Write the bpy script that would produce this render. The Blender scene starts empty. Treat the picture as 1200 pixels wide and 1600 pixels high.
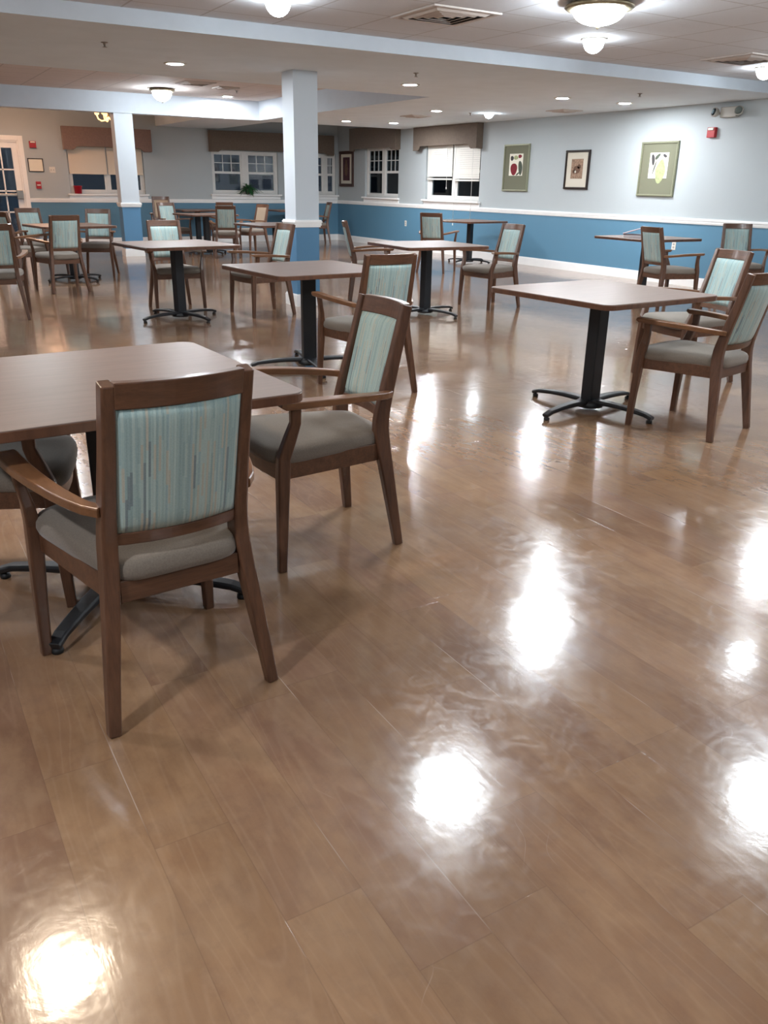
import bpy, bmesh, math, random
from mathutils import Vector, Matrix
random.seed(7)
scene = bpy.context.scene
COL = scene.collection
PI = math.pi

# ------------------------------------------------------------------ camera
CF, CPSI, CPIT, CROL, CH = 1287.58, 0.53905, 0.378328, 0.0168564, 1.32656
_f = Vector((math.sin(CPSI)*math.cos(CPIT), math.cos(CPSI)*math.cos(CPIT), -math.sin(CPIT)))
_r = Vector((math.cos(CPSI), -math.sin(CPSI), 0)); _u = _r.cross(_f)
_r2 = _r*math.cos(CROL) + _u*math.sin(CROL); _u2 = -_r*math.sin(CROL) + _u*math.cos(CROL)
cd = bpy.data.cameras.new('camera'); cam = bpy.data.objects.new('camera', cd); COL.objects.link(cam)
cam.matrix_world = Matrix(((_r2.x, _u2.x, -_f.x, 0), (_r2.y, _u2.y, -_f.y, 0), (_r2.z, _u2.z, -_f.z, CH), (0, 0, 0, 1)))
cd.sensor_fit = 'VERTICAL'; cd.sensor_height = 24; cd.sensor_width = 18
cd.lens = CF*24/1600; cd.clip_start = 0.02; cd.clip_end = 200
scene.camera = cam
# ------------------------------------------------------------------ world: night outside
w = bpy.data.worlds.new('night'); scene.world = w; w.use_nodes = True
w.node_tree.nodes['Background'].inputs[0].default_value = (0.05, 0.06, 0.09, 1)
w.node_tree.nodes['Background'].inputs[1].default_value = 0.12
vs = scene.view_settings
vs.view_transform = 'Standard'; vs.look = 'None'; vs.gamma = 1; vs.use_curve_mapping = False
vs.exposure = 1.84
# lamp strengths (emission of the lit glass itself)
E_DOME, E_GLOBE, E_CAN, E_WARM = 31.0, 18.0, 280.0, 28.0
COOL = (0.84, 0.93, 1.0, 1); WARM = (1.0, 0.56, 0.34, 1); SOFT = (0.92, 0.95, 1.0, 1)

# ------------------------------------------------------------------ materials
def s2l(c):
    return tuple((x/12.92 if x <= 0.04045 else ((x+0.055)/1.055)**2.4) for x in [v/255 for v in c]) + (1,)
class NT:
    def __init__(s, name):
        s.m = bpy.data.materials.new(name); s.m.use_nodes = True; s.t = s.m.node_tree
        s.b = s.t.nodes['Principled BSDF']
    def n(s, typ, **kw):
        d = s.t.nodes.new(typ)
        for k, v in kw.items():
            if k.startswith('i_'):
                k = k[2:]; d.inputs[int(k) if k.isdigit() else k.replace('_', ' ')].default_value = v
            else: setattr(d, k, v)
        return d
    def l(s, a, b): s.t.links.new(a, b)
    def math(s, op, a, b=None, c=None):
        d = s.n('ShaderNodeMath', operation=op)
        for i, v in enumerate((a, b, c)):
            if v is None: continue
            if isinstance(v, (int, float)): d.inputs[i].default_value = v
            else: s.l(v, d.inputs[i])
        return d.outputs[0]
    def mix(s, fac, a, b, blend='MIX'):
        d = s.n('ShaderNodeMix', data_type='RGBA', blend_type=blend)
        for sock, v in ((d.inputs[0], fac), (d.inputs[6], a), (d.inputs[7], b)):
            if isinstance(v, (int, float, tuple)): sock.default_value = v
            else: s.l(v, sock)
        return d.outputs[2]
    def ramp(s, fac, stops, interp='LINEAR'):
        d = s.n('ShaderNodeValToRGB'); d.color_ramp.interpolation = interp
        e = d.color_ramp.elements
        while len(e) > 1: e.remove(e[-1])
        e[0].position, e[0].color = stops[0]
        for p, c in stops[1:]:
            x = e.new(p); x.color = c
        s.l(fac, d.inputs[0]); return d.outputs[0]
    def noise(s, vec, scale=5, detail=3, rough=0.5, w=None):
        d = s.n('ShaderNodeTexNoise'); d.inputs['Scale'].default_value = scale; d.inputs['Detail'].default_value = detail
        d.inputs['Roughness'].default_value = rough
        if vec is not None: s.l(vec, d.inputs['Vector'])
        return d.outputs[0]
    def mapping(s, vec, scale=(1, 1, 1), loc=(0, 0, 0), rot=(0, 0, 0)):
        d = s.n('ShaderNodeMapping'); d.inputs['Scale'].default_value = scale; d.inputs['Location'].default_value = loc
        d.inputs['Rotation'].default_value = rot
        s.l(vec, d.inputs['Vector']); return d.outputs[0]
    def obj(s): return s.n('ShaderNodeTexCoord').outputs['Object']
    def bump(s, h, strength=0.2, dist=0.01):
        d = s.n('ShaderNodeBump'); d.inputs['Strength'].default_value = strength; d.inputs['Distance'].default_value = dist
        s.l(h, d.inputs['Height']); s.l(d.outputs[0], s.b.inputs['Normal']); return d
def mat(name, col, rough=0.5, metal=0.0, spec=None, noise_amt=0.0, nscale=8, coat=0):
    t = NT(name); c = s2l(col); t.b.inputs['Roughness'].default_value = rough; t.b.inputs['Metallic'].default_value = metal
    if spec is not None: t.b.inputs['Specular IOR Level'].default_value = spec
    if coat: t.b.inputs['Coat Weight'].default_value = coat; t.b.inputs['Coat Roughness'].default_value = 0.12
    f = t.noise(t.obj(), nscale, 4)
    a = tuple(x*(1-noise_amt) for x in c[:3])+(1,); b = tuple(min(1, x*(1+noise_amt)) for x in c[:3])+(1,)
    t.l(t.ramp(f, [(0.3, a), (0.7, b)]), t.b.inputs['Base Color'])
    return t.m
def emit(name, col, strength):
    t = NT(name); t.b.inputs['Base Color'].default_value = (0.8, 0.8, 0.8, 1)
    t.b.inputs['Emission Color'].default_value = col; t.b.inputs['Emission Strength'].default_value = strength
    return t.m
M = {}
def floor_mat():
    t = NT('wood_look_vinyl_planks'); o = t.obj()
    sx = t.n('ShaderNodeSeparateXYZ'); t.l(o, sx.inputs[0])
    W, L = 0.166, 0.92
    u = t.math('DIVIDE', t.math('ADD', sx.outputs[0], 0.04), W); row = t.math('FLOOR', u)
    wn = t.n('ShaderNodeTexWhiteNoise', noise_dimensions='1D'); t.l(row, wn.inputs['W'])
    v = t.math('ADD', t.math('DIVIDE', sx.outputs[1], L), t.math('MULTIPLY', wn.outputs[0], 7.3)); colm = t.math('FLOOR', v)
    cb = t.n('ShaderNodeCombineXYZ'); t.l(row, cb.inputs[0]); t.l(colm, cb.inputs[1])
    wn2 = t.n('ShaderNodeTexWhiteNoise', noise_dimensions='2D'); t.l(cb.outputs[0], wn2.inputs['Vector'])
    tone = wn2.outputs[0]
    # grain: per-plank offset
    off = t.n('ShaderNodeVectorMath', operation='SCALE'); t.l(wn2.outputs[1], off.inputs[0]); off.inputs['Scale'].default_value = 13
    ad = t.n('ShaderNodeVectorMath', operation='ADD'); t.l(o, ad.inputs[0]); t.l(off.outputs[0], ad.inputs[1])
    g1 = t.noise(t.mapping(ad.outputs[0], (26, 1.3, 1)), 1.5, 5, 0.6)
    # cathedral figure: contour lines of a stretched smooth field
    g2 = t.noise(t.mapping(ad.outputs[0], (7, 0.9, 1)), 1.0, 1, 0.4)
    rings = t.math('SINE', t.math('MULTIPLY', g2, 75))
    base = t.ramp(tone, [(0.0, s2l((134, 100, 76))), (0.3, s2l((148, 112, 82))), (0.6, s2l((152, 118, 86))), (0.8, s2l((146, 110, 87))), (1.0, s2l((164, 128, 92)))])
    c1 = t.mix(t.math('MULTIPLY', t.math('SUBTRACT', g1, 0.35), 0.9), base, s2l((116, 84, 61)))
    c2 = t.mix(t.math('MULTIPLY', t.math('POWER', t.math('MAXIMUM', rings, 0), 6), 0.16), c1, s2l((176, 146, 118)))
    mo = t.noise(t.mapping(ad.outputs[0], (1.6, .7, 1)), 6, 5, 0.62)
    c2 = t.mix(t.math('MULTIPLY', t.ramp(mo, [(0.42, (0, 0, 0, 1)), (0.62, (1, 1, 1, 1))]), 0.42), c2, s2l((172, 138, 104)))
    mo2 = t.noise(o, 15, 5, 0.7)
    c2 = t.mix(t.math('MULTIPLY', t.ramp(mo2, [(0.5, (0, 0, 0, 1)), (0.68, (1, 1, 1, 1))]), 0.20), c2, s2l((112, 84, 70)))
    dk = t.ramp(t.noise(t.mapping(o, (1.3, .8, 1), (9, 3, 0)), 1.3, 3, 0.55), [(0.42, (0, 0, 0, 1)), (0.7, (1, 1, 1, 1))])
    c2 = t.mix(t.math('MULTIPLY', dk, 0.45), c2, s2l((104, 76, 58)))
    # broad worn and hazy patches
    p = t.noise(o, 1.1, 4, 0.6)
    c3 = t.mix(t.math('MULTIPLY', t.ramp(p, [(0.45, (0, 0, 0, 1)), (0.75, (1, 1, 1, 1))]), 0.22), c2, s2l((164, 142, 122)))
    fu = t.math('FRACT', u); fv = t.math('FRACT', v)
    su = t.math('LESS_THAN', t.math('MINIMUM', fu, t.math('SUBTRACT', 1, fu)), 0.007)
    sv = t.math('LESS_THAN', t.math('MINIMUM', fv, t.math('SUBTRACT', 1, fv)), 0.0014)
    seam = t.math('MAXIMUM', su, sv)
    c4 = t.mix(t.math('MULTIPLY', seam, 0.25), c3, s2l((96, 74, 58)))
    # a few pale dust-filled seam stretches and scuffs
    sp = t.ramp(t.noise(t.mapping(o, (3, 1.4, 1), (4, 2, 0)), 1.5, 2), [(0.58, (0, 0, 0, 1)), (0.66, (1, 1, 1, 1))])
    c5 = t.mix(t.math('MULTIPLY', t.math('MULTIPLY', su, sp), 0.55), c4, s2l((205, 185, 165)))
    scr = t.n('ShaderNodeTexVoronoi', feature='DISTANCE_TO_EDGE'); scr.inputs['Scale'].default_value = 3.1
    wv = t.n('ShaderNodeVectorMath', operation='ADD'); t.l(o, wv.inputs[0])
    nz = t.n('ShaderNodeTexNoise'); nz.inputs['Scale'].default_value = 2.2; t.l(o, nz.inputs['Vector'])
    sc = t.n('ShaderNodeVectorMath', operation='SCALE'); t.l(nz.outputs[1], sc.inputs[0]); sc.inputs['Scale'].default_value = 0.6
    t.l(sc.outputs[0], wv.inputs[1]); t.l(wv.outputs[0], scr.inputs['Vector'])
    sl = t.math('LESS_THAN', scr.outputs[0], 0.0035)
    sm = t.ramp(t.noise(o, 5.3, 2), [(0.6, (0, 0, 0, 1)), (0.68, (1, 1, 1, 1))])
    c6 = t.mix(t.math('MULTIPLY', t.math('MULTIPLY', sl, sm), 0.2), c5, s2l((196, 176, 158)))
    c6 = t.mix(1.0, c6, (.80, .80, .82, 1), 'MULTIPLY')
    t.l(c6, t.b.inputs['Base Color'])
    r1 = t.noise(o, 2.6, 5, 0.65)
    sw = t.n('ShaderNodeTexNoise'); sw.inputs['Scale'].default_value = 9; sw.inputs['Detail'].default_value = 6; sw.inputs['Roughness'].default_value = .75; sw.inputs['Distortion'].default_value = 2.2; t.l(o, sw.inputs['Vector'])
    wear = t.ramp(sw.outputs[0], [(0.47, (0, 0, 0, 1)), (0.60, (1, 1, 1, 1))])
    rr = t.math('ADD', t.math('ADD', 0.06, t.math('MULTIPLY', r1, 0.13)), t.math('MULTIPLY', wear, 0.07))
    r2 = t.noise(t.mapping(o, (18, 60, 1), rot=(0, 0, 0.7)), 1.0, 4, 0.7)
    t.l(t.math('ADD', rr, t.math('MULTIPLY', r2, 0.05)), t.b.inputs['Roughness'])
    t.b.inputs['Specular IOR Level'].default_value = 0.62
    t.b.inputs['Coat Weight'].default_value = 0.4; t.b.inputs['Coat Roughness'].default_value = 0.045
    h = t.math('ADD', t.math('MULTIPLY', t.noise(o, 7, 3, 0.55), 0.55), t.math('MULTIPLY', t.noise(t.mapping(o, (60, 9, 1), rot=(0, 0, 0.5)), 1, 3), 0.10))
    h = t.math('ADD', h, t.math('MULTIPLY', sw.outputs[0], 0.10))
    h2 = t.math('SUBTRACT', h, t.math('MULTIPLY', seam, 0.12))
    b = t.bump(h2, 0.16, 0.01); t.l(b.outputs[0], t.b.inputs['Coat Normal'])
    return t.m
def wood_mat(name, dark, light, rough=0.34, sc=(1, 1, 1)):
    t = NT(name); o = t.mapping(t.obj(), sc)
    g = t.noise(o, 3.0, 5, 0.62); g2 = t.noise(o, 14, 3, 0.5)
    t.l(t.ramp(t.math('ADD', t.math('MULTIPLY', g, 0.75), t.math('MULTIPLY', g2, 0.25)), [(0.3, s2l(dark)), (0.7, s2l(light))]), t.b.inputs['Base Color'])
    t.b.inputs['Roughness'].default_value = rough; t.b.inputs['Coat Weight'].default_value = 0.25; t.b.inputs['Coat Roughness'].default_value = 0.2
    return t.m
def stripe_fabric(name, cols, accent, dark):
    t = NT(name); o = t.obj(); sx = t.n('ShaderNodeSeparateXYZ'); t.l(o, sx.inputs[0])
    x = t.math('MULTIPLY', sx.outputs[0], 175); row = t.math('FLOOR', x)
    wn = t.n('ShaderNodeTexWhiteNoise', noise_dimensions='1D'); t.l(row, wn.inputs['W'])
    z = t.math('ADD', t.math('MULTIPLY', sx.outputs[2], 11), t.math('MULTIPLY', wn.outputs[0], 9.7)); seg = t.math('FLOOR', z)
    cb = t.n('ShaderNodeCombineXYZ'); t.l(row, cb.inputs[0]); t.l(seg, cb.inputs[1])
    w2 = t.n('ShaderNodeTexWhiteNoise', noise_dimensions='2D'); t.l(cb.outputs[0], w2.inputs['Vector'])
    sel = t.math('ADD', t.math('MULTIPLY', wn.outputs[0], 0.72), t.math('MULTIPLY', w2.outputs[0], 0.28))
    stops = [(0.0, s2l(dark)), (0.10, s2l(cols[0])), (0.33, s2l(cols[1])), (0.5, s2l(cols[2])), (0.66, s2l(accent)), (0.8, s2l(cols[3])), (0.92, s2l(cols[1]))]
    c = t.ramp(sel, stops, 'CONSTANT')
    nz = t.noise(o, 260, 2); t.l(t.mix(0.25, c, t.mix(nz, s2l((110, 130, 130)), s2l((205, 212, 205)))), t.b.inputs['Base Color'])
    t.b.inputs['Roughness'].default_value = 0.8; t.b.inputs['Sheen Weight'].default_value = 0.15
    t.bump(t.math('ADD', t.math('MULTIPLY', t.math('SINE', t.math('MULTIPLY', sx.outputs[0], 785)), 0.4), nz), 0.25, 0.002)
    return t.m
def weave(name, a, b, sc=240, rough=0.9):
    t = NT(name); o = t.obj(); n = t.noise(o, sc, 2); n2 = t.noise(o, 6, 3)
    c = t.mix(n, s2l(a), s2l(b)); t.l(t.mix(t.math('MULTIPLY', n2, 0.25), c, s2l(a)), t.b.inputs['Base Color'])
    t.b.inputs['Roughness'].default_value = rough; t.b.inputs['Sheen Weight'].default_value = 0.2; t.bump(n, 0.2, 0.002); return t.m
def wall_mat(name, up, low, zs):
    t = NT(name); o = t.obj(); sx = t.n('ShaderNodeSeparateXYZ'); t.l(o, sx.inputs[0])
    n = t.noise(o, 2.0, 3); k = t.math('GREATER_THAN', sx.outputs[2], zs)
    lo = t.mix(n, tuple(v*0.93 for v in s2l(low)[:3])+(1,), s2l(low)); hi = t.mix(n, tuple(v*0.96 for v in s2l(up)[:3])+(1,), s2l(up))
    t.l(t.mix(k, lo, hi), t.b.inputs['Base Color']); t.b.inputs['Roughness'].default_value = 0.55
    t.bump(t.noise(o, 160, 2), 0.08, 0.002); return t.m
def tile_mat(name, x0, y0, p, col, line):
    t = NT(name); o = t.obj(); sx = t.n('ShaderNodeSeparateXYZ'); t.l(o, sx.inputs[0])
    m = None
    for i, q in ((0, x0), (1, y0)):
        f = t.math('FRACT', t.math('DIVIDE', t.math('SUBTRACT', sx.outputs[i], q), p))
        d = t.math('LESS_THAN', t.math('MINIMUM', f, t.math('SUBTRACT', 1, f)), 0.014)
        m = d if m is None else t.math('MAXIMUM', m, d)
    n = t.noise(o, 90, 3, 0.7); fine = t.mix(n, tuple(v*0.86 for v in s2l(col)[:3])+(1,), s2l(col))
    st = t.ramp(t.noise(t.mapping(o, (1, 1.6, 1)), 1.6, 5, 0.65), [(0.58, (0, 0, 0, 1)), (0.8, (1, 1, 1, 1))])
    fine = t.mix(t.math('MULTIPLY', st, 0.14), fine, s2l((120, 110, 104)))
    t.l(t.mix(t.math('MULTIPLY', m, 0.8), fine, s2l(line)), t.b.inputs['Base Color']); t.b.inputs['Roughness'].default_value = 0.85
    t.bump(t.math('SUBTRACT', n, t.math('MULTIPLY', m, 1.0)), 0.3, 0.004); return t.m
M['floor'] = floor_mat()
M['wood'] = wood_mat('walnut_stained_wood', (66, 43, 31), (106, 72, 52), 0.36, (14, 14, 1.6))
M['wood_h'] = wood_mat('walnut_stained_wood_rail', (66, 43, 31), (106, 72, 52), 0.36, (1.6, 14, 14))
M['arm'] = wood_mat('worn_walnut_armrest', (96, 64, 42), (128, 88, 58), 0.28, (14, 1.6, 14))
M['tan_wood'] = wood_mat('light_brown_wood', (98, 72, 56), (138, 104, 84), 0.4, (14, 14, 1.6))
M['back'] = stripe_fabric('teal_striped_upholstery', [(132, 160, 160), (150, 176, 173), (164, 186, 181), (140, 168, 172)], (176, 172, 154), (94, 114, 122))
M['back_tan'] = weave('tan_upholstery', (158, 138, 116), (180, 160, 138))
M['seat'] = weave('taupe_seat_fabric', (96, 87, 78), (132, 121, 108))
M['top'] = wood_mat('brown_laminate', (106, 86, 76), (122, 100, 88), 0.33, (1.2, 12, 1))
_b = M['top'].node_tree.nodes['Principled BSDF']; _b.inputs['Coat Weight'].default_value = 0; _b.inputs['Roughness'].default_value = .42; _b.inputs['Specular IOR Level'].default_value = .7
M['edge'] = wood_mat('tabletop_edge_band', (70, 42, 28), (104, 68, 48), 0.35, (6, 6, 1))
M['iron'] = mat('black_enamelled_iron', (22, 24, 28), 0.42, 0.0, noise_amt=0.1)
M['rubber'] = mat('black_glide', (14, 14, 15), 0.6)
UP, LOW = (176, 184, 186), (89, 134, 160)
M['wall'] = wall_mat('painted_wall_white_over_blue', UP, LOW, 0.87)
M['pillar'] = wall_mat('painted_pillar_white_over_blue', (202, 210, 216), (86, 134, 170), 0.87)
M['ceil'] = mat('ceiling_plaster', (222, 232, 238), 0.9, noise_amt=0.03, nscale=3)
M['tile'] = tile_mat('ceiling_tiles', 3.80, 5.76, 0.62, (220, 222, 226), (180, 176, 174))
M['tile2'] = tile_mat('ceiling_tiles_far', 3.80, 5.76, 0.62, (222, 212, 206), (176, 168, 162))
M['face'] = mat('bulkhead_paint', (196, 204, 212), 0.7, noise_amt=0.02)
M['trim'] = mat('white_gloss_trim', (242, 242, 240), 0.35, noise_amt=0.02)
M['vinyl'] = mat('white_window_vinyl', (216, 216, 212), 0.4, noise_amt=0.02)
M['valance'] = weave('taupe_valance_fabric', (94, 82, 72), (120, 106, 92), 30)
M['valance_r'] = weave('rust_valance_fabric', (122, 100, 92), (146, 122, 112), 30)
M['blind'] = mat('white_blind_slats', (224, 222, 214), 0.5)
M['shade'] = mat('cream_roller_shade', (222, 208, 188), 0.8)
M['cord'] = mat('cord', (226, 226, 222), 0.6)
M['darkcord'] = mat('dark_cord', (70, 66, 62), 0.6)
M['metal'] = mat('brushed_nickel', (150, 145, 138), 0.3, 0.9)
M['bronze'] = mat('aged_brass_rim', (150, 138, 112), 0.38, 0.7, noise_amt=0.15, nscale=30)
M['plastic'] = mat('ivory_plastic', (222, 218, 208), 0.4)
M['housing'] = mat('grey_beige_housing', (168, 164, 154), 0.45)
M['red'] = mat('red_alarm_plastic', (168, 34, 40), 0.35)
M['bucket'] = mat('crimson_plastic', (200, 20, 48), 0.35)
M['green_frame'] = mat('silver_green_frame', (146, 148, 124), 0.35, 0.35, noise_amt=0.1, nscale=60)
M['green_mat'] = mat('olive_mat_board', (112, 113, 94), 0.9)
M['black_frame'] = mat('dark_wood_frame', (38, 28, 24), 0.3)
M['brown_frame'] = mat('brown_wood_frame', (66, 40, 32), 0.35)
M['paper'] = mat('paper', (232, 228, 212), 0.9)
M['creammat'] = mat('cream_mat_board', (206, 200, 184), 0.9)
M['apple'] = mat('apple_red_ink', (120, 28, 40), 0.9, noise_amt=0.25, nscale=30)
M['leafink'] = mat('leaf_ink', (74, 82, 70), 0.9, noise_amt=0.25, nscale=30)
M['pear'] = mat('pear_ink', (158, 166, 122), 0.9, noise_amt=0.2, nscale=30)
M['darkink'] = mat('dark_ink', (64, 62, 62), 0.9)
M['sepia'] = mat('sepia_ink', (146, 120, 100), 0.9, noise_amt=0.35, nscale=40)
M['sepia_d'] = mat('sepia_dark_ink', (104, 78, 62), 0.9, noise_amt=0.3, nscale=40)
M['wine'] = mat('wine_print', (72, 38, 46), 0.8, noise_amt=0.3, nscale=30)
M['leaf'] = mat('plant_leaf', (34, 84, 44), 0.5, noise_amt=0.4, nscale=20)
M['pot'] = mat('plant_pot', (60, 62, 56), 0.5)
M['menu'] = mat('maroon_grey_cover', (104, 82, 90), 0.4)
M['menu_p'] = mat('pale_pages', (206, 196, 196), 0.7)
M['menu_l'] = mat('worn_mauve_cover', (150, 128, 134), 0.5)
M['vent'] = mat('ceiling_grille_metal', (196, 186, 178), 0.5, 0.0)
M['dark'] = mat('dark_duct', (40, 38, 38), 0.9)
M['glass_dome'] = emit('lit_white_glass', COOL, E_DOME)
M['glass_bright'] = emit('lit_dazzling_glass', COOL, E_DOME*1.6)
M['glass_warmdome'] = emit('lit_warm_glass', (1.0, 0.82, 0.62, 1), E_DOME*0.6)
M['glass_globe'] = emit('lit_bulb', COOL, E_GLOBE)
M['glass_can'] = emit('lit_can_lens', SOFT[:3]+(1,), E_CAN)
M['glass_amber'] = emit('lit_amber_glass', WARM, E_WARM)
M['glass_amber_dim'] = emit('glowing_amber_glass', (1.0, .48, .16, 1), 0.9)
def glass():
    t = NT('night_window_glass'); g = t.n('ShaderNodeBsdfGlossy'); g.inputs['Roughness'].default_value = 0.03; g.inputs['Color'].default_value = (0.75, 0.8, 0.85, 1)
    tr = t.n('ShaderNodeBsdfTransparent'); tr.inputs['Color'].default_value = (0.85, 0.9, 0.9, 1)
    fr = t.n('ShaderNodeFresnel'); fr.inputs['IOR'].default_value = 1.6
    mx = t.n('ShaderNodeMixShader'); t.l(fr.outputs[0], mx.inputs[0]); t.l(tr.outputs[0], mx.inputs[1]); t.l(g.outputs[0], mx.inputs[2])
    t.l(mx.outputs[0], t.t.nodes['Material Output'].inputs['Surface']); return t.m
M['glass'] = glass()

# ------------------------------------------------------------------ mesh helpers
def box(bm, x0, x1, y0, y1, z0, z1, mi=0, mtx=None):
    vs_ = [bm.verts.new(Vector(p)) for p in ((x0, y0, z0), (x1, y0, z0), (x1, y1, z0), (x0, y1, z0), (x0, y0, z1), (x1, y0, z1), (x1, y1, z1), (x0, y1, z1))]
    if mtx is not None:
        for v in vs_: v.co = mtx @ v.co
    for f in ((0, 3, 2, 1), (4, 5, 6, 7), (0, 1, 5, 4), (1, 2, 6, 5), (2, 3, 7, 6), (3, 0, 4, 7)):
        bm.faces.new([vs_[i] for i in f]).material_index = mi
def sweep(bm, pts, secs, mi=0, up=None, corner=0.25):
    """rectangular section with eased corners swept along pts; secs = (lateral width along 'side' axis, depth) per point.
       side axis given explicitly per point via up=(side vectors) or constant world axis"""
    rings = []
    n = len(pts); P = [Vector(p) for p in pts]
    for i in range(n):
        t = (P[min(i+1, n-1)] - P[max(i-1, 0)]).normalized()
        s = Vector(up[i] if isinstance(up, list) else up); s = (s - t*s.dot(t)).normalized(); d = t.cross(s)
        a, b = secs[i] if isinstance(secs, list) else secs
        a /= 2; b /= 2; c = corner*min(a, b)*2*0.5
        ring = []
        for sx_, sy_, e in ((1, 1, 0), (-1, 1, 1), (-1, -1, 0), (1, -1, 1)):
            k = [(sx_*a, sy_*(b-c)), (sx_*(a-c), sy_*b)]
            if e: k.reverse()
            for q in k: ring.append(bm.verts.new(P[i] + s*q[0] + d*q[1]))
        rings.append(ring)
    for i in range(n-1):
        for j in range(8):
            f = bm.faces.new([rings[i][j], rings[i][(j+1) % 8], rings[i+1][(j+1) % 8], rings[i+1][j]]); f.material_index = mi
    bm.faces.new(list(reversed(rings[0]))).material_index = mi; bm.faces.new(rings[-1]).material_index = mi
def lathe(bm, prof, c=(0, 0, 0), seg=32, mi=0, cap=True):
    rings = []
    for r, z in prof:
        rings.append([bm.verts.new((c[0]+max(r, 1e-4)*math.cos(2*PI*k/seg), c[1]+max(r, 1e-4)*math.sin(2*PI*k/seg), c[2]+z)) for k in range(seg)])
    for i in range(len(rings)-1):
        for k in range(seg):
            f = bm.faces.new([rings[i][k], rings[i][(k+1) % seg], rings[i+1][(k+1) % seg], rings[i+1][k]]); f.material_index = mi; f.smooth = True
    if cap:
        bm.faces.new(rings[0]).material_index = mi; bm.faces.new(rings[-1]).material_index = mi
def tube(bm, pts, r, seg=8, mi=0):
    P = [Vector(p) for p in pts]; n = len(P); rings = []
    for i in range(n):
        t = (P[min(i+1, n-1)] - P[max(i-1, 0)]).normalized()
        a = Vector((0, 0, 1)) if abs(t.z) < 0.9 else Vector((1, 0, 0)); s = t.cross(a).normalized(); d = t.cross(s)
        rr = r[i] if isinstance(r, (list, tuple)) else r
        rings.append([bm.verts.new(P[i] + s*rr*math.cos(2*PI*k/seg) + d*rr*math.sin(2*PI*k/seg)) for k in range(seg)])
    for i in range(n-1):
        for k in range(seg):
            f = bm.faces.new([rings[i][k], rings[i][(k+1) % seg], rings[i+1][(k+1) % seg], rings[i+1][k]]); f.material_index = mi; f.smooth = True
    bm.faces.new(rings[0]).material_index = mi; bm.faces.new(rings[-1]).material_index = mi
def prism(bm, outline, z0, z1, mi=0, mtx=None):
    a = [bm.verts.new((x, y, z0)) for x, y in outline]; b = [bm.verts.new((x, y, z1)) for x, y in outline]
    if mtx is not None:
        for v in a+b: v.co = mtx @ v.co
    n = len(a)
    bm.faces.new(list(reversed(a))).material_index = mi; bm.faces.new(b).material_index = mi
    for i in range(n): bm.faces.new([a[i], a[(i+1) % n], b[(i+1) % n], b[i]]).material_index = mi
def rrect(hx, hy, r, seg=6, cx=0, cy=0):
    o = []
    for sx_, sy_, a0 in ((1, 1, 0), (-1, 1, 90), (-1, -1, 180), (1, -1, 270)):
        for k in range(seg+1):
            a = math.radians(a0+90*k/seg); o.append((cx+sx_*(hx-r)+r*math.cos(a), cy+sy_*(hy-r)+r*math.sin(a)))
    return o
def link(name, bm, mats, parent=None, smooth=False, bevel=0, sub=0):
    bmesh.ops.recalc_face_normals(bm, faces=bm.faces)
    me = bpy.data.meshes.new(name); bm.to_mesh(me); bm.free()
    for m in (mats if isinstance(mats, (list, tuple)) else [mats]): me.materials.append(m)
    o = bpy.data.objects.new(name, me); COL.objects.link(o)
    if smooth:
        for p in me.polygons: p.use_smooth = True
    if bevel:
        b = o.modifiers.new('bevel', 'BEVEL'); b.width = bevel; b.segments = 2; b.limit_method = 'ANGLE'; b.angle_limit = math.radians(40)
    if sub:
        s = o.modifiers.new('subsurf', 'SUBSURF'); s.levels = sub; s.render_levels = sub
    if parent: o.parent = parent
    return o
def tag(o, label, cat, group=None):
    o['label'] = label; o['category'] = cat
    if group: o['group'] = group
    return o
def thing(name, label, cat, loc=(0, 0, 0), rz=0, group=None):
    o = bpy.data.objects.new(name, None); COL.objects.link(o); o.empty_display_size = 0.1
    o.location = loc; o.rotation_euler = (0, 0, rz); return tag(o, label, cat, group)
def struct(name, bm, mats, parent=None, **k):
    o = link(name, bm, mats, parent, **k)
    if not parent: o['kind'] = 'structure'
    return o
def sempty(name, loc=(0, 0, 0)):
    o = bpy.data.objects.new(name, None); COL.objects.link(o); o.location = loc; o['kind'] = 'structure'; return o
def copytree(root, loc, rz, label, group=None, sc=None):
    r = root.copy(); COL.objects.link(r); r.location = loc; r.rotation_euler = (0, 0, rz); r['label'] = label
    if sc: r.scale = sc
    if group: r['group'] = group
    for ch in list(root.children):
        c = ch.copy(); COL.objects.link(c); c.parent = r
        for g in ch.children:
            d = g.copy(); COL.objects.link(d); d.parent = c
    return r
def B(): return bmesh.new()

# ================================================================== THE SETTING
XR, YB, XL, YN = 10.226, 19.6, -5.0, -4.0
ZS, ZT1, ZT2, ZA = 2.43, 2.55, 2.76, 2.72      # soffit, near tray, far tray / warm room, alcove
b = B(); box(b, XL-.2, XR+.2, YN-.2, YB+.2, -0.12, 0); struct('floor', b, M['floor'])
def slab(name, x0, x1, y0, y1, z0, z1=2.95, m='ceil', mf=None):
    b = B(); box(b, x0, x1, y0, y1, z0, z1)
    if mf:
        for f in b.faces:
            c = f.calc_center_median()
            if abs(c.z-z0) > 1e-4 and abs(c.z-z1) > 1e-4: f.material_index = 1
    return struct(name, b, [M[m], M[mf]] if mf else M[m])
slab('ceiling', XL, XR, YN, 7.27, ZT1, m='tile')
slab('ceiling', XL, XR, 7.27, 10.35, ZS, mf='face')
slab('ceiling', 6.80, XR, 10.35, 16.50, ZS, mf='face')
slab('ceiling', XL, 6.80, 10.35, 16.28, ZT2, m='tile2')
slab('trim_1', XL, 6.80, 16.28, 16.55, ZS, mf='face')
slab('ceiling', 5.75, 7.15, 16.55, YB, ZS, mf='ceil')
slab('ceiling', XL, 5.75, 16.55, YB, ZT2)
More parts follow.
